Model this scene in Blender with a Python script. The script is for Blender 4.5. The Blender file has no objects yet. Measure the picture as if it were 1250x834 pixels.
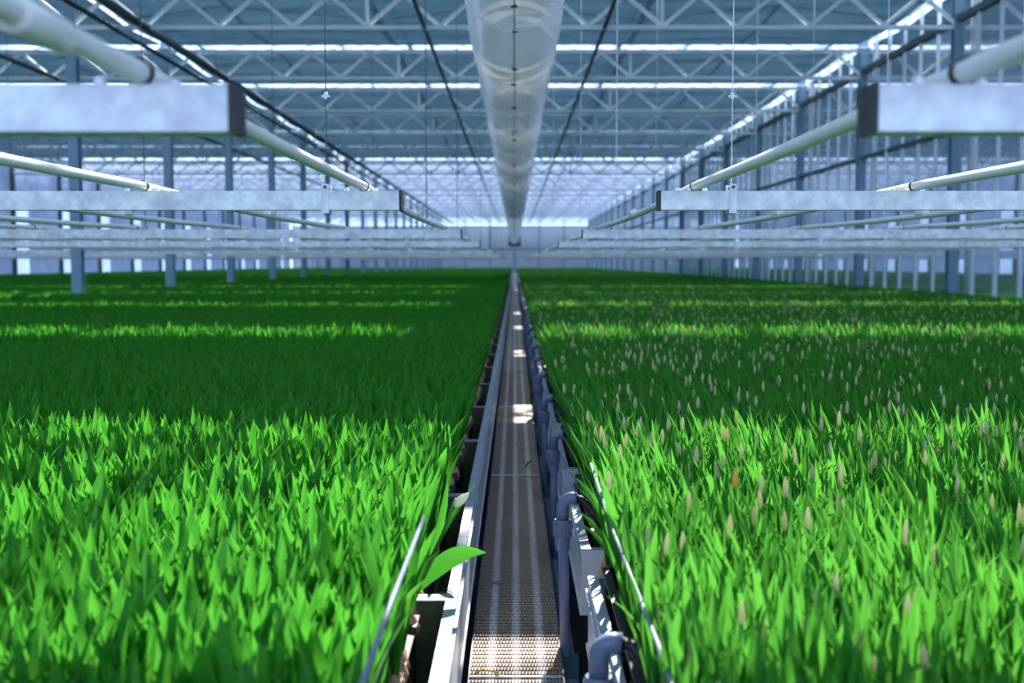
import bpy, math, random
from mathutils import Vector, Matrix, Euler

random.seed(7)
S = bpy.context.scene
COL = S.collection
PI = math.pi
ZC = 1.6            # camera height above the concrete floor (m)

# ------------------------------------------------------------------ camera
cam_d = bpy.data.cameras.new('camera')
cam_d.lens = 40.0
cam_d.sensor_width = 36.0
cam_d.clip_start = 0.05
cam_d.clip_end = 500
cam_d.dof.use_dof = True
cam_d.dof.focus_distance = 2.9
cam_d.dof.aperture_fstop = 4.0
cam = bpy.data.objects.new('camera', cam_d)
COL.objects.link(cam)
cam.location = (0, 0, ZC)
cam.rotation_euler = (math.radians(90 - 3.95), 0, math.radians(0.124))
S.camera = cam

# ------------------------------------------------------------------ world, sun, exposure
W = bpy.data.worlds.new('sky')
S.world = W
W.use_nodes = True
bg = W.node_tree.nodes['Background']
bg.inputs[0].default_value = (0.47, 0.66, 1.0, 1)
bg.inputs[1].default_value = 2.3
sun_d = bpy.data.lights.new('sun', 'SUN')
sun_d.energy = 15.0
sun_d.color = (1.0, 0.95, 0.86)
sun_d.angle = math.radians(0.6)
sun = bpy.data.objects.new('sun', sun_d)
COL.objects.link(sun)
SUN_DIR = Vector((-0.13, -1.16, -1.0)).normalized()
sun.rotation_euler = SUN_DIR.to_track_quat('-Z', 'Y').to_euler()
sun.location = (0, 30, 40)
vs = S.view_settings
vs.view_transform = 'Standard'
vs.look = 'None'
vs.gamma = 1.0
vs.exposure = 0.12
vs.use_curve_mapping = False
S.cycles.transparent_max_bounces = 16

# ------------------------------------------------------------------ helpers
class MB:
    """collects vertices and faces of one mesh"""
    def __init__(self):
        self.v = []; self.f = []
    def add(self, vs_, fs_):
        o = len(self.v)
        self.v += [tuple(p) for p in vs_]
        self.f += [tuple(i + o for i in f) for f in fs_]
        return self
    def box(self, x0, x1, y0, y1, z0, z1):
        return self.add([(x0,y0,z0),(x1,y0,z0),(x1,y1,z0),(x0,y1,z0),(x0,y0,z1),(x1,y0,z1),(x1,y1,z1),(x0,y1,z1)],
                        [(0,3,2,1),(4,5,6,7),(0,1,5,4),(1,2,6,5),(2,3,7,6),(3,0,4,7)])
    def bar(self, p, q, w, h=None):
        """square bar from p to q"""
        h = h or w
        p = Vector(p); q = Vector(q); d = (q - p).normalized()
        up = Vector((0,0,1)) if abs(d.z) < .95 else Vector((0,1,0))
        s = d.cross(up).normalized(); u = s.cross(d)
        vv = []
        for c in (p, q):
            for a, b in ((-1,-1),(1,-1),(1,1),(-1,1)):
                vv.append(c + s*(a*w/2) + u*(b*h/2))
        return self.add(vv, [(0,3,2,1),(4,5,6,7),(0,1,5,4),(1,2,6,5),(2,3,7,6),(3,0,4,7)])
    def tube(self, pts, r, n=10, caps=True):
        pts = [Vector(p) for p in pts]
        rs = r if isinstance(r, (list, tuple)) else [r]*len(pts)
        vv = []; ff = []
        ref = None
        for i, p in enumerate(pts):
            a = pts[max(0, i-1)]; b = pts[min(len(pts)-1, i+1)]
            d = (b - a).normalized()
            if ref is None:
                ref = Vector((0,0,1)) if abs(d.z) < .9 else Vector((1,0,0))
            s = d.cross(ref).normalized(); u = s.cross(d).normalized(); ref = u
            for k in range(n):
                t = 2*PI*k/n
                vv.append(p + s*(math.cos(t)*rs[i]) + u*(math.sin(t)*rs[i]))
        for i in range(len(pts)-1):
            for k in range(n):
                k2 = (k+1) % n
                ff.append((i*n+k, i*n+k2, (i+1)*n+k2, (i+1)*n+k))
        if caps:
            ff.append(tuple(range(n))[::-1])
            ff.append(tuple((len(pts)-1)*n + k for k in range(n)))
        return self.add(vv, ff)
    def lathe(self, prof, n=10, c=(0,0,0)):
        vv = []; ff = []
        for r, z in prof:
            for k in range(n):
                t = 2*PI*k/n
                vv.append((c[0]+r*math.cos(t), c[1]+r*math.sin(t), c[2]+z))
        for i in range(len(prof)-1):
            for k in range(n):
                k2 = (k+1) % n
                ff.append((i*n+k, i*n+k2, (i+1)*n+k2, (i+1)*n+k))
        ff.append(tuple(range(n))[::-1]); ff.append(tuple((len(prof)-1)*n+k for k in range(n)))
        return self.add(vv, ff)
    def mesh(self, name, mat=None, smooth=False):
        m = bpy.data.meshes.new(name)
        m.from_pydata(self.v, [], self.f)
        if mat: m.materials.append(mat)
        if smooth:
            m.polygons.foreach_set('use_smooth', [True]*len(m.polygons))
        m.update()
        return m

def link(name, mesh, parent=None, loc=(0,0,0), rot=(0,0,0), scale=None):
    o = bpy.data.objects.new(name, mesh)
    COL.objects.link(o)
    if parent: o.parent = parent
    o.location = loc; o.rotation_euler = rot
    if scale is not None: o.scale = scale if isinstance(scale, (tuple, list)) else (scale,)*3
    return o

def tag(o, label=None, cat=None, group=None, kind=None):
    if label: o['label'] = label
    if cat: o['category'] = cat
    if group: o['group'] = group
    if kind: o['kind'] = kind
    return o

def empty(name, loc=(0,0,0), rot=(0,0,0)):
    o = bpy.data.objects.new(name, None)
    COL.objects.link(o); o.location = loc; o.rotation_euler = rot
    o.empty_display_size = .05
    return o

# ------------------------------------------------------------------ materials
def new_mat(name):
    m = bpy.data.materials.new(name); m.use_nodes = True
    nt = m.node_tree; nt.nodes.clear()
    out = nt.nodes.new('ShaderNodeOutputMaterial')
    return m, nt, out

def pbr(name, color, rough=.5, metal=0., var=.15, scale=6., bump=0., bscale=60., spec=.5, coord='Object', stretch=(1,1,1)):
    m, nt, out = new_mat(name)
    N, L = nt.nodes, nt.links
    b = N.new('ShaderNodeBsdfPrincipled')
    tc = N.new('ShaderNodeTexCoord'); mp = N.new('ShaderNodeMapping')
    mp.inputs['Scale'].default_value = stretch
    L.new(tc.outputs[coord], mp.inputs[0])
    nz = N.new('ShaderNodeTexNoise'); nz.inputs['Scale'].default_value = scale; nz.inputs['Detail'].default_value = 4
    L.new(mp.outputs[0], nz.inputs['Vector'])
    cr = N.new('ShaderNodeValToRGB')
    c = Vector(color)
    cr.color_ramp.elements[0].position = .3; cr.color_ramp.elements[1].position = .7
    cr.color_ramp.elements[0].color = (*(c*(1-var)), 1)
    cr.color_ramp.elements[1].color = (*[min(1, x*(1+var)) for x in c], 1)
    L.new(nz.outputs['Fac'], cr.inputs[0])
    L.new(cr.outputs[0], b.inputs['Base Color'])
    b.inputs['Roughness'].default_value = rough
    b.inputs['Metallic'].default_value = metal
    b.inputs['Specular IOR Level'].default_value = spec
    if bump:
        n2 = N.new('ShaderNodeTexNoise'); n2.inputs['Scale'].default_value = bscale
        L.new(mp.outputs[0], n2.inputs['Vector'])
        bp = N.new('ShaderNodeBump'); bp.inputs['Strength'].default_value = bump; bp.inputs['Distance'].default_value = .01
        L.new(n2.outputs['Fac'], bp.inputs['Height']); L.new(bp.outputs[0], b.inputs['Normal'])
    L.new(b.outputs[0], out.inputs[0])
    return m

def sheet(name, color, f_transp, f_transl, tcolor=None, var=.1, scale=3., gloss=0., stretch=(1,1,1)):
    """thin cloth / film / glass: transparent + translucent + diffuse"""
    m, nt, out = new_mat(name)
    N, L = nt.nodes, nt.links
    tc = N.new('ShaderNodeTexCoord'); mp = N.new('ShaderNodeMapping'); mp.inputs['Scale'].default_value = stretch
    L.new(tc.outputs['Object'], mp.inputs[0])
    nz = N.new('ShaderNodeTexNoise'); nz.inputs['Scale'].default_value = scale; nz.inputs['Detail'].default_value = 5
    L.new(mp.outputs[0], nz.inputs['Vector'])
    cr = N.new('ShaderNodeValToRGB')
    cr.color_ramp.elements[0].position = .3; cr.color_ramp.elements[1].position = .7
    cr.color_ramp.elements[0].color = (*[x*(1-var) for x in color], 1)
    cr.color_ramp.elements[1].color = (*[min(1, x*(1+var)) for x in color], 1)
    L.new(nz.outputs['Fac'], cr.inputs[0])
    d = N.new('ShaderNodeBsdfDiffuse'); t = N.new('ShaderNodeBsdfTranslucent'); x = N.new('ShaderNodeBsdfTransparent')
    L.new(cr.outputs[0], d.inputs[0]); L.new(cr.outputs[0], t.inputs[0])
    x.inputs[0].default_value = (*(tcolor or (1,1,1)), 1)
    m1 = N.new('ShaderNodeMixShader'); m1.inputs[0].default_value = f_transl
    L.new(d.outputs[0], m1.inputs[1]); L.new(t.outputs[0], m1.inputs[2])
    m2 = N.new('ShaderNodeMixShader'); m2.inputs[0].default_value = f_transp
    L.new(m1.outputs[0], m2.inputs[1]); L.new(x.outputs[0], m2.inputs[2])
    last = m2
    if gloss:
        g = N.new('ShaderNodeBsdfGlossy'); g.inputs['Roughness'].default_value = .12
        fr = N.new('ShaderNodeLayerWeight'); fr.inputs['Blend'].default_value = .35
        ml = N.new('ShaderNodeMath'); ml.operation = 'MULTIPLY'; ml.inputs[1].default_value = gloss
        L.new(fr.outputs['Fresnel'], ml.inputs[0])
        m3 = N.new('ShaderNodeMixShader'); L.new(ml.outputs[0], m3.inputs[0])
        L.new(m2.outputs[0], m3.inputs[1]); L.new(g.outputs[0], m3.inputs[2]); last = m3
    L.new(last.outputs[0], out.inputs[0])
    return m

def leaf_mat(name, dark, light, transl, rough=.32):
    m, nt, out = new_mat(name)
    N, L = nt.nodes, nt.links
    b = N.new('ShaderNodeBsdfPrincipled'); t = N.new('ShaderNodeBsdfTranslucent')
    oi = N.new('ShaderNodeObjectInfo'); geo = N.new('ShaderNodeNewGeometry')
    nz = N.new('ShaderNodeTexNoise'); nz.inputs['Scale'].default_value = 22.; nz.inputs['Detail'].default_value = 2
    L.new(geo.outputs['Position'], nz.inputs['Vector'])
    ad = N.new('ShaderNodeMath'); ad.operation = 'MULTIPLY_ADD'; ad.inputs[1].default_value = .45; 
    L.new(oi.outputs['Random'], ad.inputs[0])
    ad2 = N.new('ShaderNodeMath'); ad2.operation = 'MULTIPLY'; ad2.inputs[1].default_value = .6
    L.new(nz.outputs['Fac'], ad2.inputs[0]); L.new(ad2.outputs[0], ad.inputs[2])
    mx = N.new('ShaderNodeMix'); mx.data_type = 'RGBA'
    mx.inputs[6].default_value = (*dark, 1); mx.inputs[7].default_value = (*light, 1)
    L.new(ad.outputs[0], mx.inputs[0])
    L.new(mx.outputs[2], b.inputs['Base Color'])
    b.inputs['Roughness'].default_value = rough
    b.inputs['Specular IOR Level'].default_value = .26
    t.inputs[0].default_value = (*transl, 1)
    ms = N.new('ShaderNodeMixShader'); ms.inputs[0].default_value = .45
    L.new(b.outputs[0], ms.inputs[1]); L.new(t.outputs[0], ms.inputs[2])
    L.new(ms.outputs[0], out.inputs[0])
    return m

M = {}
M['galv'] = pbr('galvanised_steel', (.74, .77, .90), .42, .15, .24, 26, .15, 70)
M['galv_rail'] = pbr('aluminium_tray', (.36, .40, .52), .38, .0, .15, 10, .08, 50)
M['tray_side_lit'] = pbr('tray_side_lightened', (.74, .78, .90), .35, .0, .12, 10, .08, 50)  # rim metal made paler, painting light onto the tray sides
M['tray_stain'] = pbr('algae_stained_sheet', (.13, .14, .075), .4, .0, .25, 12)
M['truss'] = pbr('truss_steel', (.76, .87, 1.0), .5, .0, .08, 3)
M['column'] = pbr('column_steel', (.20, .33, .45), .5, .2, .12, 3)
M['darksteel'] = pbr('dark_rod', (.06, .09, .11), .5, .3, .2, 5)
M['pvc_white'] = pbr('white_plastic_pipe', (.86, .87, .85), .28, 0, .04, 5)
M['pvc_grey'] = pbr('grey_plastic_pipe', (.19, .22, .36), .32, 0, .1, 8)
M['black'] = pbr('black_plastic', (.012, .012, .014), .45, 0, .3, 30)
M['teal'] = pbr('teal_bracket', (.03, .10, .13), .5, 0, .2, 10)
M['concrete'] = pbr('concrete_floor', (.10, .10, .11), .8, 0, .25, 2, .2, 30)
M['ground'] = pbr('outside_ground', (.20, .21, .20), .9, 0, .25, .6)
M['panel'] = pbr('wall_panel', (.50, .54, .62), .6, 0, .08, 1.5)
M['curtain'] = sheet('roller_curtain', (.62, .68, .80), .03, .55, var=.12, scale=1.2)
M['shade'] = sheet('shade_cloth', (.024, .058, .086), .01, .46, var=.32, scale=1.3, stretch=(.25, 1.6, 1))
M['energy'] = sheet('pale_dimming_cloth', (.20, .25, .35), .03, .60, var=.10, scale=2.0)  # cloth added at the far end to tone down the bright glass roof
M['glass_roof'] = sheet('roof_glass', (.85, .9, 1.0), .82, .9, var=.04)
M['pane'] = sheet('clear_pane', (.55, .62, .75), .88, .5, tcolor=(.93, .97, 1.0), gloss=.35)
M['film'] = sheet('duct_film', (.96, .98, 1.0), .17, .76, var=.05, scale=2.0, gloss=.45, stretch=(6, .05, 6))
M['hoop'] = sheet('duct_hoop', (1.0, 1.0, 1.0), .0, .7, var=.02)
M['algae'] = pbr('algae_green', (.02, .09, .03), .8, 0, .3, 20)
M['leaf_broad'] = leaf_mat('broad_leaf', (.002, .10, .002), (.045, .32, .025), (.085, .41, .035), .33)
M['leaf_narrow'] = leaf_mat('narrow_leaf', (.003, .12, .003), (.06, .34, .035), (.105, .41, .045), .33)
M['bud'] = leaf_mat('pale_bud', (.66, .66, .30), (.95, .82, .60), (.65, .66, .35), .45)
M['bud_yellow'] = pbr('yellow_bud', (.75, .42, .03), .45, 0, .15, 30)
M['bud_white'] = leaf_mat('white_petal', (.75, .78, .70), (.85, .85, .78), (.7, .75, .6), .45)
M['stem'] = pbr('tulip_stem', (.06, .26, .03), .4, 0, .2, 20)
M['bulb'] = pbr('bulb_skin', (.55, .31, .19), .6, 0, .5, 40)
M['rod_grey'] = pbr('grey_rod', (.16, .20, .28), .4, .0, .15, 20)

def water_mat():
    m, nt, out = new_mat('tray_water')
    N, L = nt.nodes, nt.links
    b = N.new('ShaderNodeBsdfPrincipled')
    tc = N.new('ShaderNodeTexCoord')
    br = N.new('ShaderNodeTexBrick')
    br.inputs['Color1'].default_value = (.08, .13, .05, 1); br.inputs['Color2'].default_value = (.11, .17, .07, 1)
    br.inputs['Mortar'].default_value = (.02, .035, .02, 1); br.inputs['Scale'].default_value = 22.
    br.inputs['Mortar Size'].default_value = .03
    L.new(tc.outputs['Object'], br.inputs['Vector'])
    L.new(br.outputs['Color'], b.inputs['Base Color'])
    b.inputs['Roughness'].default_value = .12; b.inputs['Specular IOR Level'].default_value = .3
    L.new(b.outputs[0], out.inputs[0])
    return m
M['water'] = water_mat()

def belt_mat():
    m, nt, out = new_mat('belt_plastic')
    N, L = nt.nodes, nt.links
    b = N.new('ShaderNodeBsdfPrincipled')
    tc = N.new('ShaderNodeTexCoord'); sp = N.new('ShaderNodeSeparateXYZ')
    L.new(tc.outputs['Object'], sp.inputs[0])
    # worn lengthwise tracks: cos over the width
    mu = N.new('ShaderNodeMath'); mu.operation = 'MULTIPLY'; mu.inputs[1].default_value = 2*PI/.0565
    co = N.new('ShaderNodeMath'); co.operation = 'COSINE'
    L.new(sp.outputs['X'], mu.inputs[0]); L.new(mu.outputs[0], co.inputs[0])
    mr = N.new('ShaderNodeMapRange'); mr.inputs[1].default_value = .1; mr.inputs[2].default_value = .95
    L.new(co.outputs[0], mr.inputs[0])
    nz = N.new('ShaderNodeTexNoise'); nz.inputs['Scale'].default_value = 9.; nz.inputs['Detail'].default_value = 6
    mp = N.new('ShaderNodeMapping'); mp.inputs['Scale'].default_value = (3, .5, 1)
    L.new(tc.outputs['Object'], mp.inputs[0]); L.new(mp.outputs[0], nz.inputs['Vector'])
    m2 = N.new('ShaderNodeMath'); m2.operation = 'MULTIPLY'
    L.new(mr.outputs[0], m2.inputs[0])
    mr2 = N.new('ShaderNodeMapRange'); mr2.inputs[1].default_value = .3; mr2.inputs[2].default_value = .7; mr2.inputs[3].default_value = .55
    L.new(nz.outputs['Fac'], mr2.inputs[0]); L.new(mr2.outputs[0], m2.inputs[1])
    mx = N.new('ShaderNodeMix'); mx.data_type = 'RGBA'
    mx.inputs[6].default_value = (.27, .18, .125, 1); mx.inputs[7].default_value = (.74, .69, .66, 1)
    L.new(m2.outputs[0], mx.inputs[0]); L.new(mx.outputs[2], b.inputs['Base Color'])
    b.inputs['Roughness'].default_value = .38
    L.new(b.outputs[0], out.inputs[0])
    return m
M['belt'] = belt_mat()

# ------------------------------------------------------------------ the building
PITCH = 4.5
def T(k): return 3.2 + PITCH*k          # truss / column positions along the aisle
KMAX = 21
YB, YF = 99.0, -3.0                      # back wall, open end behind the camera
BAYS = (-19.2, -6.4, 6.4, 19.2)
Z_BC, Z_TC = ZC + 3.39, ZC + 3.87        # truss chords
Z_SCR = ZC + 3.965                        # screen cloth
Z_GUT, Z_RDG = ZC + 4.55, ZC + 5.35

tag(link('ground', MB().box(-70, 70, -60, 170, -.6, -.12).mesh('ground', M['ground'])), kind='structure')
tag(link('floor', MB().box(-19.6, 19.6, YF-.5, YB+.4, -.12, 0).mesh('floor', M['concrete'])), kind='structure')

# glass roof, three little ridges to a bay
roof = tag(empty('ceiling'), kind='structure')
W3 = 12.8/3
gm, bm_, gt = MB(), MB(), MB()
for i in range(9):
    x0 = -19.2 + W3*i; x1 = x0 + W3/2; x2 = x0 + W3
    for a, b, za, zb in ((x0, x1, Z_GUT, Z_RDG), (x1, x2, Z_RDG, Z_GUT)):
        gm.add([(a, YF, za), (b, YF, zb), (b, YB, zb), (a, YB, za)], [(0,1,2,3)])
        y = YF
        while y < YB:
            bm_.bar((a, y, za+.01), (b, y, zb+.01), .035, .04); y += 1.125
    bm_.bar((x1, YF, Z_RDG+.03), (x1, YB, Z_RDG+.03), .07)
link('glass', gm.mesh('glass', M['glass_roof']), roof)
tag(link('glazing_bar', bm_.mesh('glazing_bar', M['truss']), roof), kind='stuff')
for i in range(10):
    x0 = -19.2 + W3*i
    link('gutter', MB().box(x0-.045, x0+.045, YF, YB, Z_GUT-.16, Z_GUT).mesh('gutter', M['truss']), roof)

# screen cloths drawn between the trusses: (from, to) along the aisle
GAP_AT = {1: (6.45, 8.3), 2: (T(2)-.15, T(2)+.72)}
spans = []
start = YF
for k in range(0, 10):
    if k in (6, 7, 8): continue
    if k == 0: g0, g1 = T(0)-.6, T(0)+.05
    elif k in GAP_AT: g0, g1 = GAP_AT[k]
    else: g0, g1 = T(k)-.05, T(k)+.70
    spans.append((start, g0)); start = g1
edges_x = ((-19.1, -6.45), (-6.35, 6.28), (6.5, 19.1))
pieces = []
for a, b in spans:
    y = a
    while y < b - .01:                 # one cloth to each truss bay
        nxt = min([T(k) for k in range(-1, 22) if T(k) > y + .8] + [b])
        e = min(nxt, b)
        pieces.append((y, e, 'shade')); y = e
y = start
for k in range(10, KMAX+1):
    if T(k) - y > 1.0:
        pieces.append((y, T(k)-.005, 'energy')); y = T(k)+.005
for a, b, kind in pieces:
    r = empty('shade_screen', (0, a, Z_SCR))
    if kind == 'shade':
        tag(r, 'grey blue shade cloth drawn flat above the roof trusses', 'shade screen', 'grey blue shade cloths under the roof')
    else:
        tag(r, 'pale translucent cloth added to dim the roof near the end wall', 'shade screen', 'pale roof-dimming cloths near the end wall')
    for x0, x1 in edges_x:
        mb = MB(); n = 9; vv = []; ff = []
        for i in range(n+1):
            t = i/n; zz = -.05*math.sin(PI*t) + .012*math.sin(9*t + x0)
            vv += [(x0, t*(b-a), zz), (x1, t*(b-a), zz + .01)]
        for i in range(n): ff.append((2*i, 2*i+1, 2*i+3, 2*i+2))
        link('cloth', mb.add(vv, ff).mesh('cloth', M[kind], True), r)

# roof trusses, one to each bay and grid line
DIAG = W3/4                      # one zigzag period
half = DIAG/2
ang = (-half, half)
m_up = MB().bar((0, 0, .025), (half, 0,   .46), .05).mesh('diagonal', M['truss'])
m_dn = MB().bar((0, 0,   .46), (half, 0, .025), .05).mesh('diagonal', M['truss'])
m_vt = MB().box(-.022, .022, -.022, .022, .025,   .46).mesh('post', M['truss'])
m_tc = MB().box(0, 12.8, -.03, .03, .455, .515).mesh('top_chord', M['truss'])
m_bc = MB().box(0, 12.8, -.03, .03, -.03, .03).mesh('bottom_chord', M['truss'])
wb = MB()
for i in range(24):
    x = i*half
    if i % 2 == 0: wb.bar((x, 0, .025), (x+half, 0,   .46), .05)
    else: wb.bar((x, 0,   .46), (x+half, 0, .025), .05)
for j in range(1, 3): wb.box(j*W3-.022, j*W3+.022, -.022, .022, .025,   .46)
m_web = wb.mesh('web', M['truss'])
for k in range(0, KMAX+1):
    for bx in range(3):
        t = tag(empty('roof_truss', (BAYS[bx], T(k), Z_BC)),
                ('steel lattice roof truss over the beds beside the curtained side wall',
                 'steel lattice roof truss crossing above the clear air duct',
                 'steel lattice roof truss beyond the glazed partition')[bx], 'roof truss',
                ('trusses of the bay by the curtained wall', 'trusses of the middle bay', 'trusses of the bay beyond the partition')[bx])
        link('top_chord', m_tc, t); link('bottom_chord', m_bc, t)
        near = (3 <= k <= 9) if bx == 1 else (3 <= k <= 7)
        if near:
            for i in range(24):
                x = BAYS[bx] + i*half
                if abs(x)/T(k) > .52: continue
                link('diagonal', m_up if i % 2 == 0 else m_dn, t, (i*half, 0, 0))
            for j in range(1, 3): link('post', m_vt, t, (j*W3, 0, 0))
        else:
            link('web', m_web, t)

# columns
def column(x, y, label, group, dp=0):
    c = tag(empty('steel_column', (x, y, 0)), label, 'column', group)
    link('shaft', cm, c); link('base_plate', cb, c); link('head_plate', ch_, c)
    if dp: link('downpipe', cd, c, (dp, 0, 0))
w = .075; tw = .012
cm = MB().box(-w, w, -w, -w+tw, .02, Z_GUT-.16).box(-w, w, w-tw, w, .02, Z_GUT-.16).box(-tw, tw, -w+tw, w-tw, .02, Z_GUT-.16)
cm = cm.mesh('shaft', M['column'])
cb = MB().box(-.14, .14, -.14, .14, 0, .02).mesh('base_plate', M['column'])
ch_ = MB().box(-.12, .12, -.1, .1, Z_TC+.04, Z_TC+.07).mesh('head_plate', M['truss'])
cd = MB().tube([(0, 0, .05), (0, 0, Z_GUT-.3)], .055, 12).mesh('downpipe', M['pvc_white'], True)
for k in range(0, KMAX+1):
    column(-6.4, T(k), 'blue grey steel column standing free among the broad-leaved tulips', 'free-standing columns')
    column(6.4, T(k), 'blue grey steel column of the glazed partition, pale downpipe beside it', 'columns of the glazed partition', .24)

# glazed partition along the right-hand columns
part = tag(empty('wall_partition', (6.4, 0, 0)), kind='structure')
Z_R1, Z_R2, Z_P0 = ZC+3.5, ZC+1.92, .55
link('rail', MB().box(-.05, .05, YF, YB, Z_R1-.05, Z_R1+.05).mesh('rail', M['darksteel']), part)
link('rail', MB().box(-.035, .035, YF, YB, Z_R2-.035, Z_R2+.035).mesh('rail', M['darksteel']), part)
link('sill', MB().box(-.05, .05, YF, YB, Z_P0-.06, Z_P0).mesh('sill', M['column']), part)
m_mul = MB().box(-.022, .022, -.028, .028, Z_P0, Z_TC+.3).mesh('mullion', M['truss'])
m_p1 = MB().box(-.003, .003, .03, .72, Z_P0, Z_R2-.04).mesh('pane', M['pane'])
m_p2 = MB().box(-.003, .003, .03, .72, Z_R2+.04, Z_R1-.05).mesh('pane', M['pane'])
far = MB(); farm = MB()
for k in range(0, KMAX):
    for j in range(6):
        y = T(k) + j*.75
        if k < 11:
            if j: link('mullion', m_mul, part, (0, y, 0))
            link('pane', m_p1, part, (0, y, 0)); link('pane', m_p2, part, (0, y, 0))
        else:
            if j: farm.box(-.022, .022, y-.028, y+.028, Z_P0, Z_TC+.3)
            far.box(-.003, .003, y+.03, y+.72, Z_P0, Z_R1-.05)
tag(link('pane', far.mesh('pane', M['pane']), part), kind='stuff')
tag(link('mullion', farm.mesh('mullion', M['truss']), part), kind='stuff')

# side walls: posts, roller curtains with open slits
for sx, nm in ((-1, 'wall_left'), (1, 'wall_right')):
    r = tag(empty(nm, (19.2*sx, 0, 0)), kind='structure')
    mp_ = MB().box(-.09, .09, -.12, .12, 0, Z_GUT).mesh('post', M['darksteel'])
    mc = MB().box(-.01, .01, 1.45, PITCH-.12, .3, Z_GUT-.1).mesh('curtain', M['curtain'])
    mc2 = MB().box(-.01, .01, .12, 1.45, ZC+2.2, Z_GUT-.1).mesh('curtain', M['curtain'])
    mg = MB().box(-.003, .003, .12, PITCH-.12, .3, Z_GUT-.1).mesh('pane', M['pane'])
    for k in range(-1, KMAX):
        link('post', mp_, r, (0, T(k), 0)); link('curtain', mc, r, (0, T(k), 0)); link('curtain', mc2, r, (0, T(k), 0))
        link('pane', mg, r, (sx*.08, T(k), 0))
    link('plinth', MB().box(-.1, .1, YF, YB, 0, .3).mesh('plinth', M['panel']), r)
    link('rail', MB().box(-.06, .06, YF, YB, ZC+.30, ZC+.42).mesh('rail', M['column']), r)

# end wall
r = tag(empty('wall_back', (0, YB, 0)), kind='structure')
mpn = MB().box(.03, W3/2-.03, 0, .06, .4, ZC+3.1).mesh('panel', M['panel'])
mgl = MB().box(.03, W3/2-.03, .02, .03, ZC+3.2, Z_GUT).mesh('pane', M['pane'])
mul = MB().box(-.05, .05, -.06, .06, 0, Z_GUT).mesh('mullion', M['column'])
for i in range(18):
    x = -19.2 + i*W3/2
    link('panel', mpn, r, (x, 0, 0)); link('pane', mgl, r, (x, 0, 0)); link('mullion', mul, r, (x, 0, 0))
link('plinth', MB().box(-19.2, 19.2, -.05, .1, 0, .4).mesh('plinth', M['panel']), r)
link('rail', MB().box(-19.2, 19.2, -.05, .08, ZC+3.1, ZC+3.2).mesh('rail', M['column']), r)
link('rail', MB().box(-19.2, 19.2, -.05, .08, ZC+1.2, ZC+1.3).mesh('rail', M['column']), r)

# rods and cable pipes running lengthwise under the trusses
def rod(x, h, rad, label):
    o = link('drive_rod', MB().tube([(0, YF, 0), (0, YB-.1, 0)], rad, 8).mesh('drive_rod', M['darksteel'], True), None, (x, 0, ZC+h))
    tag(o, label, 'rod')
rod(-1.3, 3.39, .032, 'thin dark screen drive rod beside the air duct, on the free columns side')
rod(1.3, 3.39, .032, 'thin dark screen drive rod beside the air duct, on the partition side')
rod(-5.3, 3.38, .06, 'thick dark pipe slung under the trusses close to the free columns')
rod(-5.75, 3.36, .035, 'slim dark pipe slung under the trusses next to the free columns')
rod(-8.4, 3.38, .04, 'dark pipe under the trusses behind the free columns')

# ------------------------------------------------------------------ air duct
HD, RD = 1.92, .365
duct = tag(empty('air_duct', (0, 0, ZC+HD)), 'long clear plastic air duct with white hoops hanging over the aisle', 'air duct')
vv = []; ff = []; n = 40; ys = []
ys = [6.3]; y = 6.32
while y < 94: ys.append(y); y += .75
for i, y in enumerate(ys):
    k = round((y-3.2)/PITCH); near_h = abs(y - T(k))
    sag = .006*math.sin(y*2.1) - .006*max(0, 1-near_h/.8)
    for a in range(n):
        t = 2*PI*a/n
        rr = (RD + sag + .004*math.sin(5*t + y))*(.12 if i == 0 else 1)
        vv.append((rr*math.cos(t), y, rr*math.sin(t)))
for i in range(len(ys)-1):
    for a in range(n):
        a2 = (a+1) % n
        ff.append((i*n+a, i*n+a2, (i+1)*n+a2, (i+1)*n+a))
film = link('film', MB().add(vv, ff).mesh('film', M['film'], True), duct)
vv = []; ff = []; n = 48
for y, rr in ((-.03, RD+.004), (-.02, RD+.012), (.02, RD+.012), (.03, RD+.004)):
    for a in range(n):
        t = 2*PI*a/n; vv.append((rr*math.cos(t), y, rr*math.sin(t)))
for i in range(3):
    for a in range(n):
        a2 = (a+1) % n; ff.append((i*n+a, i*n+a2, (i+1)*n+a2, (i+1)*n+a))
m_hoop = MB().add(vv, ff).mesh('hoop', M['hoop'], True)
m_hw = MB().tube([(0, 0, RD), (0, 0, 3.42-HD)], .004, 5).mesh('hanger', M['darksteel'])
for k in range(1, 21):
    h = link('hoop', m_hoop, duct, (0, T(k), 0)); link('hanger', m_hw, h)
m_hole = MB().lathe([(.003, -.012), (.028, -.008), (.024, .004)], 8).mesh('outlet_hole', M['algae'])
y = 7.0
while y < 60:
    for dy in ((0, .75) if int(y*3) % 2 else (0,)):
        link('outlet_hole', m_hole, duct, (random.uniform(-.01, .01), y+dy, -RD-.006), (0, 0, 0), random.uniform(.7, 1.3))
    y += 2.25
link('seam', MB().box(-.004, .004, 6.6, 93, -.004, .002).mesh('seam', M['pvc_grey']), duct, (0, 0, -RD-.005))
fan = tag(empty('fan_box', (0, 94.0, ZC+HD-.05)), 'dark fan housing at the end of the air duct', 'fan')
link('housing', MB().box(-.5, .5, 0, .8, -.5, .5).mesh('housing', M['darksteel']), fan)
link('collar', MB().tube([(0, -.25, .05), (0, .02, .05)], RD*.95, 20).mesh('collar', M['pvc_white'], True), fan)
link('bracket', MB().box(-.05, .05, .8, 5.0, -.05, .05).mesh('bracket', M['column']), fan)

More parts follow.
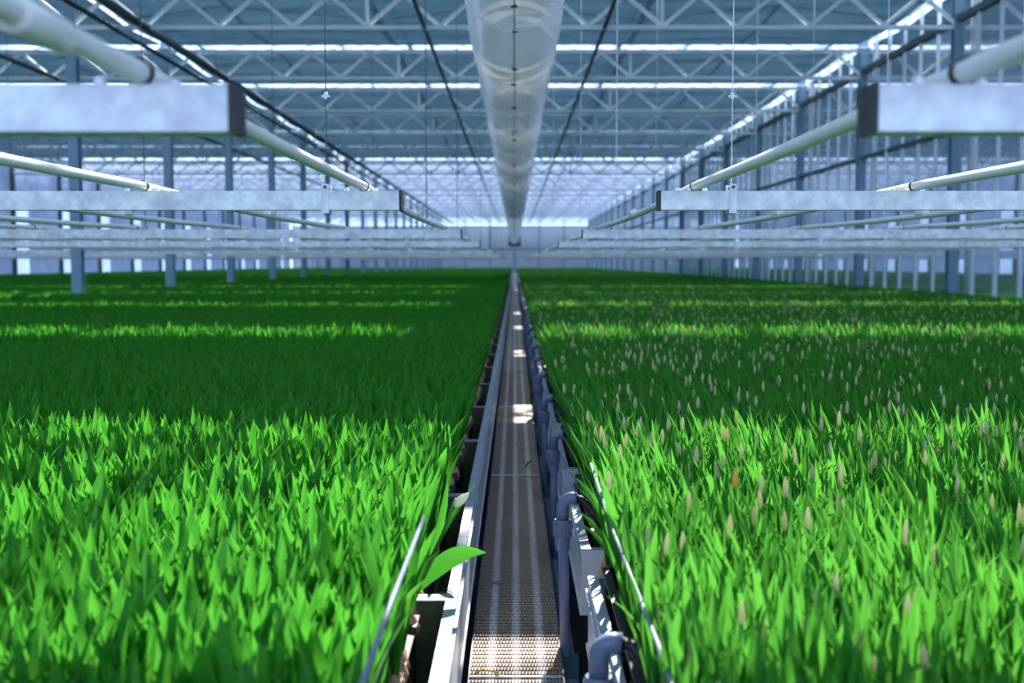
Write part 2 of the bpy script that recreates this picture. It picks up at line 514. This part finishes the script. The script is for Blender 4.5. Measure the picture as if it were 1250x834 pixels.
# ------------------------------------------------------------------ pipe racks above the beds
BEAMS = [1.25, 3.05, 6.5] + [10, 17, 24, 31, 38, 45]
Q0, Q1 = .14, .19
def c_ring():
    vv = []; ff = []; n = 14
    for y, rr in ((-.004, .0135), (-.004, .0155), (.004, .0155), (.004, .0135)):
        for a in range(n):
            t = 2*PI*a/n; vv.append((rr*math.cos(t), y, rr*math.sin(t)))
    for i in range(3):
        for a in range(n):
            a2 = (a+1) % n; ff.append((i*n+a, i*n+a2, (i+1)*n+a2, (i+1)*n+a))
    return MB().add(vv, ff).mesh('pipe_clip', M['black'])
m_clip = c_ring()
m_bolt = MB().lathe([(.005, 0), (.007, .002), (.007, .007), (.004, .010)], 6).mesh('bolt', M['galv'])
m_strap = MB().box(-.0095, .0095, -.0285, -.0255, -.006, .068).box(-.0095, .0095, -.0285, .0285, -.009, -.006).box(-.0095, .0095, .0255, .0285, -.006, .068).mesh('strap', M['galv'])
m_eye = MB().tube([(0, -.032, .060), (0, .030, .060)], .0045, 8).mesh('eye_bolt', M['darksteel'])
def rack_beam(y, side, x0, x1, label, group):
    b = tag(empty('rack_beam', (x0*side, y, ZC+Q0)), label, 'beam', group)
    t = .003; hw = .025; l = x1 - x0
    mb = MB()
    for (a0, a1, z0, z1) in ((-hw, hw, 0, t), (-hw, hw, .05-t, .05), (-hw, -hw+t, t, .05-t), (hw-t, hw, t, .05-t)):
        mb.box(min(0, l*side), max(0, l*side), a0, a1, z0, z1)
    link('tube', mb.mesh('tube', M['galv']), b)
    e = -side
    link('end_cap', MB().box(min(0, e*.007), max(0, e*.007), -.0265, .0265, -.0015, .0515).mesh('end_cap', M['black']), b)
    return b
PX = {-1: [.40 + .583*i for i in range(10)], 1: [.478 + .58*i for i in range(10)]}
for i, y in enumerate(BEAMS):
    for side in (-1, 1):
        x0 = .305 if side < 0 else .387
        if i == 0: lab = 'galvanised square beam crossing closest over the %s tulip bed' % ('broad-leaved' if side < 0 else 'narrow-leaved')
        elif i == 1: lab = 'galvanised square beam on thin wires over the %s tulips' % ('broad-leaved' if side < 0 else 'narrow-leaved')
        else: lab = 'far galvanised square beam carrying white pipes over the %s tulips' % ('broad-leaved' if side < 0 else 'narrow-leaved')
        b = rack_beam(y, side, x0, 6.22, lab, None if i < 2 else 'far rack beams on the %s side' % ('broad-leaved' if side < 0 else 'narrow-leaved'))
        for j, px in enumerate(PX[side]):
            if px/y > .6: continue
            if i < 4:
                link('pipe_clip', m_clip, b, ((px-x0)*side, -.018 if i else -.02, .05+.013))
                if i < 3:
                    link('bolt', m_bolt, b, ((px-x0)*side-.045, -.012, .05)); link('bolt', m_bolt, b, ((px-x0)*side+.03, .006, .05))
        for sxp in ([.50] if side < 0 else [.577]) + [2.1, 4.4]:
            if i == 0: continue
            s = link('strap', m_strap, b, ((sxp-x0)*side, 0, 0)); link('eye_bolt', m_eye, s)
            if i < 5 or sxp < 1:
                wz = 3.45-Q0 if i == 1 else 3.9-Q0
                wm = MB().tube([(0, 0, .06), (.0, 0, .09), (0, .0, wz)], .0014 if i < 2 else .003, 5)
                wo = link('suspension_wire', wm.mesh('suspension_wire', M['darksteel'] if side < 0 else M['galv']), b, ((sxp-x0)*side, 0, 0))
                if i == 1:
                    link('wire_clamp', MB().lathe([(.002, 0), (.006, .004), (.006, .016), (.002, .02)], 6).box(-.011, .011, -.003, .003, .006, .011).mesh('wire_clamp', M['galv']), wo, (0, 0, .292))
        if y > 16:   # the same racks in the neighbouring bays
            b2 = rack_beam(y, side, 6.62, 18.6, 'galvanised rack beam in the bay %s' % ('behind the free columns' if side < 0 else 'beyond the partition'),
                      'rack beams behind the free columns' if side < 0 else 'rack beams beyond the partition')
            for sxp in (8., 12., 16.):
                link('suspension_wire', MB().tube([(0, 0, .05), (0, 0, 3.9-Q0)], .003, 4).mesh('suspension_wire', M['galv']), b2, ((sxp-6.62)*side, 0, 0))
ORD = ['first', 'second', 'third', 'fourth', 'fifth', 'sixth', 'seventh', 'eighth', 'ninth', 'tenth']
for side in (-1, 1):
    for j, px in enumerate(PX[side]):
        pts = []
        y = -.6
        while y < 48.6:
            # sags a little between the beams
            bs = [-.55] + BEAMS + [52]
            for a, b in zip(bs, bs[1:]):
                if a <= y <= b: sag = -.0012*(b-a)**2*4*((y-a)/(b-a))*(1-(y-a)/(b-a))
            pts.append((0, y, max(sag, -.022))); y += .3
        p = tag(empty('irrigation_pipe', (px*side, 0, ZC+Q1+.0128)),
                '%s white plastic pipe out from the aisle over the %s tulips' % (ORD[j], 'broad-leaved' if side < 0 else 'narrow-leaved'), 'pipe',
                'white pipes over the beds')
        link('tube', MB().tube(pts, .0122, 14).mesh('tube', M['pvc_white'], True), p)
        m_slv = MB().tube([(0, -.05, 0), (0, -.045, 0), (0, 0, 0), (0, .045, 0), (0, .05, 0)], [.0145, .0165, .0158, .0165, .0145], 14).mesh('coupling', M['pvc_white'], True)
        for y in ([.97] if j == 0 and side < 0 else []) + [4.6, 9.3, 18]:
            link('coupling', m_slv, p, (0, y, -.004))

# ------------------------------------------------------------------ conveyor
HB = .90; ZB = ZC - HB; BW = .1015
conv = tag(empty('conveyor', (.004, 0, ZB)), 'brown grey modular conveyor belt running down the aisle between the beds', 'conveyor')
vv = []; ff = []
p = .0254; ncell = 28; sub = 4; nx = ncell*sub
y = 1.7; row = 0
prev = None
while y < 9.5:
    ph = .5 if row % 2 else 0
    xs = [(-BW + 2*BW*i/nx) for i in range(nx+1)]
    base = len(vv)
    for (dy, z, amp) in ((0, -.007, 1), (.001, .0, 1), (.011, .002, .3), (.0185, .001, 0), (.019, -.007, 0)):
        for i, x in enumerate(xs):
            s = abs(math.sin(PI*(i/sub + ph)))
            vv.append((x, y + dy + amp*.0055*(1-s), z - amp*.0012*(1-s)))
    for a in range(4):
        for i in range(nx):
            q = base + a*(nx+1) + i
            ff.append((q, q+1, q+nx+2, q+nx+1))
    if prev is not None:
        for i in range(nx):
            q = prev + 4*(nx+1) + i; e = base + i
            ff.append((q, q+1, e+1, e))
    prev = base; y += p; row += 1
yend = y
tag(link('belt', MB().add(vv, ff).mesh('belt', M['belt']), conv), kind='stuff')
vv = []; ff = []
y = yend - .002
while y < 96:
    s = p*4
    o = len(vv)
    for dy, z in ((0, -.003), (.004, .001), (s-.002, .001), (s, -.003)):
        vv += [(-BW, y+dy, z), (BW, y+dy, z)]
    for a in range(3): ff.append((o+2*a, o+2*a+1, o+2*a+3, o+2*a+2))
    y += s
tag(link('belt', MB().add(vv, ff).mesh('belt', M['belt']), conv), kind='stuff')
for s in (-1, 1):
    link('side_guide', MB().box(min(s*BW, s*(BW+.004)), max(s*BW, s*(BW+.004)), .6, 96, -.10, -.002).mesh('side_guide', M['darksteel']), conv)
link('bed_plate', MB().box(-BW, BW, .6, 96, -.10, -.012).mesh('bed_plate', M['black']), conv)
for y in (2.42, 4.78, 7.1, 9.45):
    link('joint_bar', MB().box(-BW, BW, -.004, .004, -.004, .0032).mesh('joint_bar', M['galv']), conv, (0, y, 0))
m_leg = MB().box(-.03, .03, -.03, .03, -ZB, -.10).mesh('leg', M['darksteel'])
for i in range(16):
    for s in (-1, 1): link('leg', m_leg, conv, (s*.06, 1.2 + 6*i, 0))

# ------------------------------------------------------------------ growing trays with crates
def tray_mesh(side, x0, length, ht, hb):
    t = .004; x1 = 5.95; s = side
    def bx(mb, a, b, *r): mb.box(min(a*s, b*s), max(a*s, b*s), *r)
    z1, z0 = ZC-ht, ZC-hb
    body = MB(); rim = MB(); ends = MB()
    bx(body, x0, x0+t, 0, length, z0, z1); bx(body, x1-t, x1, 0, length, z0, z1)
    bx(ends, x0+t, x1-t, 0, t, z0, z1); bx(ends, x0+t, x1-t, length-t, length, z0, z1)
    bx(body, x0+t, x1-t, t, length-t, z0, z0+t)
    bx(body, x0-.004, x0, 0, length, z0, z0+.012)
    bx(rim, x0-.002, x0+.020, 0, length, z1, z1+.003); bx(rim, x1-.02, x1, 0, length, z1, z1+.003)
    bx(rim, x0+.020, x1-.02, 0, .018, z1, z1+.003); bx(rim, x0+.020, x1-.02, length-.018, length, z1, z1+.003)
    lip = MB(); bx(lip, x0-.006, x0, 0, length, z1-.03, z1-.024)
    wat = MB(); bx(wat, x0+t, x1-t, t, length-t, z0+t+.001, z0+.03)
    return (body.mesh('body', M['tray_side_lit']), rim.mesh('rim', M['galv_rail']), lip.mesh('rib', M['galv_rail']), wat.mesh('water', M['water']), ends.mesh('end_wall', M['tray_stain'] if side < 0 else M['tray_side_lit']))
TRAY = {-1: (tray_mesh(-1, .1125, .975, .65, .85), 2.17, .98), 1: (tray_mesh(1, .153, .80, .65, .80), 2.54, 1.02)}
cr_w, cr_h = .40, .14
def crate_meshes(length):
    t = .006
    wall = MB().box(0, t, 0, length, 0, cr_h).box(cr_w-t, cr_w, 0, length, 0, cr_h).box(t, cr_w-t, 0, t, 0, cr_h).box(t, cr_w-t, length-t, length, 0, cr_h).box(t, cr_w-t, t, length-t, 0, .006)
    ribs = MB(); y = .02
    while y < length-.02:
        ribs.box(-.006, 0, y, y+.008, .02, cr_h-.004); y += .032
    rim = MB().box(-.012, .004, -.002, length+.002, cr_h, cr_h+.006).box(cr_w-.004, cr_w+.012, -.002, length+.002, cr_h, cr_h+.006)
    rim.box(.004, cr_w-.004, -.004, .006, cr_h, cr_h+.006).box(.004, cr_w-.004, length-.006, length+.004, cr_h, cr_h+.006)
    return wall.mesh('wall', M['black']), ribs.mesh('ribs', M['black']), rim.mesh('rim', M['black'])
CR = {-1: crate_meshes(.90), 1: crate_meshes(.72)}
for side in (-1, 1):
    (mb_, mr_, ml_, mw_, me_), yfirst, pit = TRAY[side]
    nm = 'broad-leaved tulips' if side < 0 else 'narrow-leaved tulips and upright pipes'
    for i in range(-2, 36):
        y = yfirst + i*pit
        lab = 'shallow aluminium growing tray %s, under the %s' % ('edging the belt' if side < 0 else 'set back from the belt', nm)
        t = tag(empty('growing_tray', (0, y, 0)), lab, 'tray', 'growing trays under the ' + nm)
        link('body', mb_, t); link('rim', mr_, t); link('rib', ml_, t)
        link('water', mw_, t); link('end_wall', me_, t)
        if i < 14:
            cx = -.192 if side < 0 else .19
            zb = ZC - (.85 if side < 0 else .80) + .036
            c = tag(empty('bulb_crate', (cx, y + (.935 if side < 0 else .04), zb), (0, 0, PI if side < 0 else 0)),
                    'black plastic crate of tulip bulbs in the tray under the ' + nm, 'crate', 'bulb crates under the ' + nm)
            a, b, d_ = CR[side]
            link('wall', a, c); link('ribs', b, c); link('rim', d_, c)
    zt = ZC - (.85 if side < 0 else .80)
    for xx, w_ in ((.26, 'inner'), (5.6, 'outer')):
        fr = tag(empty('tray_rail', (xx*side, 0, 0)), 'dark %s steel runner on posts under the trays of %s' % (w_, nm), 'runner')
        link('rail', MB().box(-.03, .03, .0, 40, zt-.08, zt).mesh('rail', M['darksteel']), fr)
        lm = MB().box(-.025, .025, -.025, .025, 0, zt-.08).mesh('leg', M['darksteel'])
        for i in range(14): link('leg', lm, fr, (0, .5+3*i, 0))

# grey riser pipes on the partition side of the belt
def riser(y, label, tilt=0., x=.122):
    r = tag(empty('riser_pipe', (x, y, 0)), label, 'pipe', 'grey riser pipes beside the belt')
    zt = ZC-.585; z0 = ZC-.95
    link('tube', MB().tube([(.004, -.09*tilt, z0), (0, 0, zt-.03)], .0125, 14).mesh('tube', M['pvc_grey'], True), r)
    mb = MB().tube([(0, 0, zt-.075), (0, 0, zt-.07), (0, 0, zt-.035), (0, 0, zt-.03)], [.020, .0225, .0225, .020], 18)
    for k in range(18):
        t = 2*PI*k/18
        mb.box(.022*math.cos(t)-.0016, .022*math.cos(t)+.0016, .022*math.sin(t)-.0016, .022*math.sin(t)+.0016, zt-.066, zt-.038)
    nut = link('union_nut', mb.mesh('union_nut', M['pvc_grey']), r)
    link('collar', MB().tube([(0, 0, zt-.105), (0, 0, zt-.075)], [.0175, .0185], 14).mesh('collar', M['pvc_grey'], True), nut)
    el = [(0, 0, zt-.03), (0, 0, zt)]
    for k in range(1, 7):
        a = k/6*PI/2
        el.append((.022*(1-math.cos(a)), -.004*k/6, zt + .022*math.sin(a)))
    el.append((.034, -.006, zt+.022))
    link('elbow', MB().tube(el, .0155, 14).mesh('elbow', M['pvc_grey'], True), r)
    link('hose', MB().tube([(.03, -.005, zt+.022), (.05, -.012, zt+.018), (.075, -.03, zt-.012), (.11, -.05, zt-.05), (.14, -.06, zt-.075)], .0105, 10).mesh('hose', M['black'], True), r)
    link('foot_clamp', MB().box(-.004, .03, -.02, .02, -.03, .03).mesh('foot_clamp', M['teal']), r, (.004, -.09*tilt, z0))
RIS = [(1.66, .3, .126), (2.70, 1., .116), (3.72, .4, .128), (4.70, .5, .124)] + [(4.7+1.02*i, .5, .124) for i in range(1, 10)]
for i, (y, tl, x) in enumerate(RIS):
    lab = 'grey plastic riser pipe with ribbed union nut beside the belt'
    riser(y, lab, tl, x)
mf = tag(empty('manifold_pipe', (.132, 0, 0)), 'long dark grey supply pipe low beside the belt, feeding the risers', 'pipe')
link('tube', MB().tube([(0, .4, 0), (0, 40, 0)], .02, 12).mesh('tube', M['pvc_grey'], True), mf, (0, 0, ZC-.985))
m_st = MB().box(-.01, .01, -.015, .015, 0, ZC-1.0).mesh('stand', M['darksteel'])
for i in range(12): link('stand', m_st, mf, (0, .9+3*i, 0))

# support rods along the crop edges
tag(link('support_rod', MB().tube([(-.158, .95, ZC-.435), (-.152, 1.4, ZC-.418), (-.148, 1.83, ZC-.415)], .0036, 8).mesh('support_rod', M['rod_grey'], True)),
    'thin grey rod lying in the edge of the broad-leaved tulips', 'rod')
tag(link('support_rod', MB().tube([(.180, .95, ZC-.50), (.182, 1.4, ZC-.482), (.178, 2.0, ZC-.482), (.170, 2.5, ZC-.445)], .0036, 8).mesh('support_rod', M['rod_grey'], True)),
    'thin grey rod lying in the edge of the narrow-leaved tulips', 'rod')

# ------------------------------------------------------------------ tulips
rnd = random.Random(11)
HT = .42                         # leaf tips this far under the camera
ZP = ZC - .665                   # bulb noses
def leaf_geo(length, width, lean, curl, cup, seg=7, twist=0., base_w=.35):
    """one pointed leaf rising from the origin, bending towards +x"""
    vv = []; ff = []
    x = z = 0.; step = length/seg
    th = lean*.3
    for i in range(seg+1):
        t = i/seg
        prof = (base_w + (1-base_w)*(t/.58)**.8) if t < .58 else max(0, (1-((t-.58)/.42)**1.8))
        hw = width/2*prof
        nx_, nz_ = math.cos(th), -math.sin(th)       # leaf's outward normal
        tw = twist*t
        for sgn in (-1, 0, 1):
            off = cup*hw*(0 if sgn == 0 else -1)
            yy = sgn*hw*math.cos(tw); ox = off*nx_ + sgn*hw*math.sin(tw)
            vv.append((x + ox, yy, z + off*nz_))
        th = lean*.3 + lean*.7*min(1, t*1.5) + curl*t*t
        x += math.sin(th)*step; z += math.cos(th)*step
    for i in range(seg):
        for a in range(2):
            q = 3*i + a
            ff.append((q, q+1, q+4, q+3))
    return vv, ff
def rand_leaf(side, r, seg=7, big=1.):
    if side < 0:
        return leaf_geo(r.uniform(.225, .262), r.uniform(.022, .034)*big, r.uniform(.05, .34), r.choice((-.1, .1, .2, .4, .7)), r.uniform(.2, .6), seg, r.uniform(-.45, .45))
    return leaf_geo(r.uniform(.225, .268), r.uniform(.013, .021)*big, r.uniform(.04, .30), r.choice((-.1, .1, .2, .4, .8)), r.uniform(.3, .8), seg, r.uniform(-.7, .7))
BULB_PROF = [(.004, -.035), (.016, -.028), (.019, -.012), (.012, .006), (.004, .018)]
BUD_PROF = [(.0028, 0), (.0052, .007), (.0058, .016), (.0046, .027), (.0023, .035), (.0006, .039)]
NL = 14
leaf_meshes = {}
for s, mt in ((-1, 'leaf_broad'), (1, 'leaf_narrow')):
    leaf_meshes[s] = []
    for i in range(NL):
        leaf_meshes[s].append(MB().add(*rand_leaf(s, rnd)).mesh('leaf', M[mt], True))
m_bulb = MB().lathe(BULB_PROF, 8).mesh('bulb', M['bulb'], True)
m_bud = MB().lathe(BUD_PROF, 8).mesh('bud', M['bud'], True)
m_bud_y = MB().lathe(BUD_PROF, 8).mesh('bud', M['bud_yellow'], True)
m_bud_w = MB().lathe([(r_*1.5, z_) for r_, z_ in BUD_PROF], 10).mesh('bud', M['bud_white'], True)
STEM_L = .186
m_stem = MB().tube([(0, 0, 0), (.003, .002, .1), (0, 0, STEM_L)], [.0042, .004, .0036], 6).mesh('stem', M['stem'], True)
m_stem_s = MB().tube([(0, 0, 0), (.002, 0, .06), (0, 0, .10)], [.0046, .0042, .003], 6).mesh('stem', M['stem'], True)

# prototype plants for the mass of the beds (merged leaves, one mesh for each variant)
def proto(side, r, seg, bud, bulb=True):
    """returns separate builders by material slot"""
    parts = [MB(), MB(), MB()]           # leaf, bud, bulb
    nleaf = r.choice((3, 3, 4))
    a0 = r.uniform(0, 2*PI)
    for j in range(nleaf):
        v, f = rand_leaf(side, r, seg)
        a = a0 + j*2*PI/nleaf*1.02 + r.uniform(-.5, .5)
        c, s_ = math.cos(a), math.sin(a); sc = (1, .95, .88, .78)[j]*r.uniform(.95, 1.08)
        parts[0].add([(sc*(x*c - y*s_), sc*(x*s_ + y*c), sc*z) for x, y, z in v], f)
    if bud:
        dx, dy = r.uniform(-.015, .015), r.uniform(-.015, .015); h = r.uniform(.165, .215)
        parts[0].tube([(0, 0, 0), (dx, dy, h)], .004, 4, False)
        parts[1].lathe(BUD_PROF, 6, (dx, dy, h))
    if bulb: parts[2].lathe(BULB_PROF, 6)
    return parts
def join_parts(name, plist, mats):
    v = []; f = []; mi = []
    for k, mb in enumerate(plist):
        o = len(v); v += mb.v; f += [tuple(i+o for i in q) for q in mb.f]; mi += [k]*len(mb.f)
    m = bpy.data.meshes.new(name); m.from_pydata(v, [], f)
    for x in mats: m.materials.append(x)
    m.polygons.foreach_set('material_index', mi)
    m.polygons.foreach_set('use_smooth', [True]*len(f)); m.update()
    return m
def protos(side):
    lm = M['leaf_broad'] if side < 0 else M['leaf_narrow']
    mats = (lm, M['bud'], M['bulb'])
    out = []
    for i in range(16):
        r = random.Random(100 + i + (50 if side > 0 else 0))
        out.append(join_parts('tulip_variant', proto(side, r, 7, side > 0 and i == 3), mats))
    for i in range(3):                                   # square-metre patches for the distance
        r = random.Random(300 + i + (50 if side > 0 else 0))
        acc = [MB(), MB(), MB()]
        for gx in range(24):
            for gy in range(24):
                pp = proto(side, r, 3, side > 0 and r.random() < .05, False)
                ox = (gx+.5)/24 - .5 + r.uniform(-.02, .02); oy = (gy+.5)/24 - .5 + r.uniform(-.02, .02)
                sc = r.uniform(.92, 1.06)
                for a, b in zip(acc, pp):
                    a.add([(x*sc+ox, y*sc+oy, z*sc) for x, y, z in b.v], b.f)
        out.append(join_parts('tulip_patch', acc, mats))
    return out

def in_view(x, y, z):
    """inside the photograph's frame, with a margin"""
    return y > .2 and abs(x)/y < .47

def make_individual(side, x, y, rz, scl, lean_out, bud, r, label, group):
    t = tag(empty('tulip', (x, y, ZP), (0, lean_out, 0)), label, 'tulip', group)
    nleaf = r.choice((3, 3, 4)); a0 = r.uniform(0, 2*PI)
    for j in range(nleaf):
        a = a0 + j*2*PI/nleaf + r.uniform(-.5, .5)
        sc = (1, .95, .88, .78)[j]*r.uniform(.95, 1.08)*scl
        link('leaf', r.choice(leaf_meshes[side]), t, (0, 0, 0), (0, 0, a), sc)
    if bud:
        tl = (r.uniform(-.08, .08), r.uniform(-.08, .08), 0); hs = r.uniform(.86, 1.1)*scl
        st_ = link('stem', m_stem, t, (0, 0, 0), tl, (1, 1, hs))
        v = Euler(tl).to_matrix() @ Vector((0, 0, STEM_L*hs - .003))
        link('bud', bud, t, v, tl, r.uniform(.7, .98))
    else:
        link('stem', m_stem_s, t)
    link('bulb', m_bulb, t, (0, 0, 0), (0, 0, a0))
    return t

N_IND = {-1: 150, 1: 148}
for side in (-1, 1):
    r = random.Random(21 if side < 0 else 22)
    SP = .034
    plants = []
    y = .30
    while y < 16.0:
        xmax = min(6.0, .52*y + 1.1)
        x = .205 if side < 0 else .209
        while x < xmax:
            plants.append((x + r.uniform(-.014, .014), y + r.uniform(-.014, .014))); x += SP
        y += SP
    # the largest in the picture become single tulips
    def near_key(p):
        x, y = p
        vis = y > 1.02 and in_view(side*x, y, 0)
        return (0 if vis else 1, math.hypot(x, y) - (.35 if x < .23 else 0))
    plants.sort(key=near_key)
    ind, rest = plants[:N_IND[side]], plants[N_IND[side]:]
    for n_, (x, y) in enumerate(ind):
        edge = max(0, 1 - (x - .19)/.10)
        lean = -side*edge*r.uniform(-.10, .17) if edge > 0 else r.uniform(-.05, .05)
        bud = None
        if side < 0:
            lab, grp = ('broad-leaved tulip leaning at the very edge of its bed, above the tray rail', 'broad-leaved tulips at the bed edge') if x < .225 else ('broad-leaved tulip plant without a bud inside the bed edging the belt', 'single broad-leaved tulips')
        else:
            lab, grp = ('narrow-leaved tulip at the very edge of its bed, behind the riser pipes', 'narrow-leaved tulips at the bed edge') if x < .23 else ('narrow-leaved tulip plant inside the bed beside the riser pipes', 'single narrow-leaved tulips')
            if r.random() < .10:
                bud = m_bud; lab, grp = 'narrow-leaved tulip with a pale closed bud in the bed beside the riser pipes', 'single budding tulips'
        make_individual(side, side*x, y, 0, r.uniform(.92, 1.08), lean, bud, r, lab, grp)
    # everything else: one mass for each bed
    pts = []; idx = []; rot = []; scl = []
    for x, y in rest:
        edge = max(0, 1 - (x - .19)/.10)
        pts.append((side*x, y, ZP)); idx.append(r.randrange(16))
        rot.append((r.uniform(-.06, .06), (-side*edge*r.uniform(-.10, .17)) if edge else r.uniform(-.06, .06), 0)); scl.append(r.uniform(.93, 1.07))
    ytile = 16.5
    while ytile < 97:
        x = .5 + (.20 if side > 0 else .19)
        while x < 18.8 and x < .52*ytile + 2:
            if not (5.9 < x < 6.6):
                pts.append((side*x, ytile, ZP)); idx.append(16 + r.randrange(3)); rot.append((0, 0, r.randrange(4)*PI/2)); scl.append(1.0)
            elif x < 6.0:
                pts.append((side*x, ytile, ZP)); idx.append(16); rot.append((0, 0, 0)); scl.append(1.0)
            x += 1.0
        ytile += 1.0
    me = bpy.data.meshes.new('tulip_bed'); me.from_pydata(pts, [], [])
    a = me.attributes.new('pick', 'INT', 'POINT'); a.data.foreach_set('value', idx)
    a = me.attributes.new('turn', 'FLOAT_VECTOR', 'POINT'); a.data.foreach_set('vector', [c for q in rot for c in q])
    a = me.attributes.new('size', 'FLOAT', 'POINT'); a.data.foreach_set('value', scl)
    ob = link('tulip_bed', me)
    tag(ob, 'dense mass of broad-leaved green tulips filling the bed without upright pipes' if side < 0 else
        'dense mass of narrow-leaved budding tulips filling the bed beside the riser pipes', 'tulips', None, 'stuff')
    ng = bpy.data.node_groups.new('tulip_bed', 'GeometryNodeTree')
    ng.interface.new_socket('Geometry', in_out='INPUT', socket_type='NodeSocketGeometry')
    ng.interface.new_socket('Geometry', in_out='OUTPUT', socket_type='NodeSocketGeometry')
    N, L = ng.nodes, ng.links
    gi = N.new('NodeGroupInput'); go = N.new('NodeGroupOutput')
    jn = N.new('GeometryNodeGeometryToInstance')
    ms = protos(side)
    for m_ in reversed(ms):
        po = bpy.data.objects.new('tulip_variant', m_)     # data only, never linked to the scene
        oi = N.new('GeometryNodeObjectInfo'); oi.inputs['Object'].default_value = po
        oi.inputs['As Instance'].default_value = False
        L.new(oi.outputs['Geometry'], jn.inputs[0])
    iop = N.new('GeometryNodeInstanceOnPoints')
    L.new(gi.outputs[0], iop.inputs['Points']); L.new(jn.outputs[0], iop.inputs['Instance'])
    iop.inputs['Pick Instance'].default_value = True
    def attr(nm, ty):
        q = N.new('GeometryNodeInputNamedAttribute'); q.data_type = ty; q.inputs[0].default_value = nm
        return q.outputs[0]
    L.new(attr('pick', 'INT'), iop.inputs['Instance Index'])
    er = N.new('FunctionNodeEulerToRotation'); L.new(attr('turn', 'FLOAT_VECTOR'), er.inputs[0])
    L.new(er.outputs[0], iop.inputs['Rotation'])
    L.new(attr('size', 'FLOAT'), iop.inputs['Scale'])
    L.new(iop.outputs[0], go.inputs[0])
    md = ob.modifiers.new('plants', 'NODES'); md.node_group = ng

# a few tulips with a look of their own
r = random.Random(5)
ty = tag(empty('tulip', (.412, 2.10, ZP)), 'tall narrow-leaved tulip with the only yellow orange bud', 'tulip')
for a in (.3, 2.5, 4.4): link('leaf', leaf_meshes[1][int(a*2)], ty, (0, 0, 0), (0, 0, a))
link('stem', m_stem, ty, (0, 0, 0), (0, 0, 0), (1, 1, 1.32)); link('bud', m_bud_y, ty, (0, 0, .243), (0, 0, 0), (1.15, 1.15, 1.1)); link('bulb', m_bulb, ty)
tw = tag(empty('tulip', (-.195, 2.36, ZP), (0, .35, 0)), 'tulip with a white drooping bud leaning over the tray edge', 'tulip')
link('leaf', leaf_meshes[-1][2], tw, (0, 0, 0), (0, 0, .4)); link('leaf', leaf_meshes[-1][5], tw, (0, 0, 0), (0, 0, 2.4), .9)
link('stem', m_stem, tw, (0, 0, 0), (0, .05, 0)); link('bud', m_bud_w, tw, (.012, 0, .17), (.2, .45, 0), 1.1)
link('bulb', m_bulb, tw)
tb = tag(empty('tulip', (-.195, 2.08, ZP+.02)), 'tulip with one long leaf hanging out flat over the tray rail', 'tulip')
lv = MB(); vv = []; ff = []
for i in range(11):                       # a long leaf lying on its edge, arching over the rail
    t = i/10
    c = Vector((.150*t - .01, .13*t, -.005 + .085*math.sin(min(1, t*1.15)*PI/2) - .025*t*t))
    hw = .023*(min(1, .35 + t*1.6))*(1 if t < .5 else max(0, 1-((t-.5)/.5)**1.9))
    wd = Vector((-.25, -.42, .87)); nd = Vector((.1, .9, .43))
    vv += [c - wd*hw, c + nd*(.3*hw), c + wd*hw]
for i in range(10):
    for a in range(2):
        q = 3*i + a; ff.append((q, q+1, q+4, q+3))
link('leaf', lv.add(vv, ff).mesh('leaf', M['leaf_broad'], True), tb, (0, 0, .02))
link('leaf', leaf_meshes[-1][7], tb, (0, 0, -.02), (0, 0, 2.9), .95); link('bulb', m_bulb, tb, (0, 0, -.02)); link('stem', m_stem_s, tb, (0, 0, -.02))

# ------------------------------------------------------------------ scraps on the belt
def scrap(name, pts, r_, mat, loc, label, flat=None):
    mb = MB().tube(pts, r_, 6)
    tag(link(name, mb.mesh(name, mat, True), None, loc), label, 'debris')
tag(link('leaf_scrap', MB().add(*leaf_geo(.055, .03, 1.2, .2, .2, 6)).mesh('leaf_scrap', M['leaf_broad'], True), None, (.052, 4.95, ZB+.004), (0, .1, .4)),
    'small green leaf scrap lying on the belt', 'debris')
scrap('stem_scrap', [(0, 0, 0), (.010, .008, .004), (.024, .004, .003), (.030, .014, .006), (.016, .020, .003)], .0028, M['bulb'], (-.066, 3.12, ZB+.004), 'brown curled scrap of dead stem on the belt')
scrap('straw_scrap', [(0, 0, 0), (.012, .012, .004), (.035, .008, .003), (.05, -.006, .002)], .0022, M['bud_yellow'], (-.085, 2.43, ZB+.005), 'pale curled straw on the belt beside a joint bar')
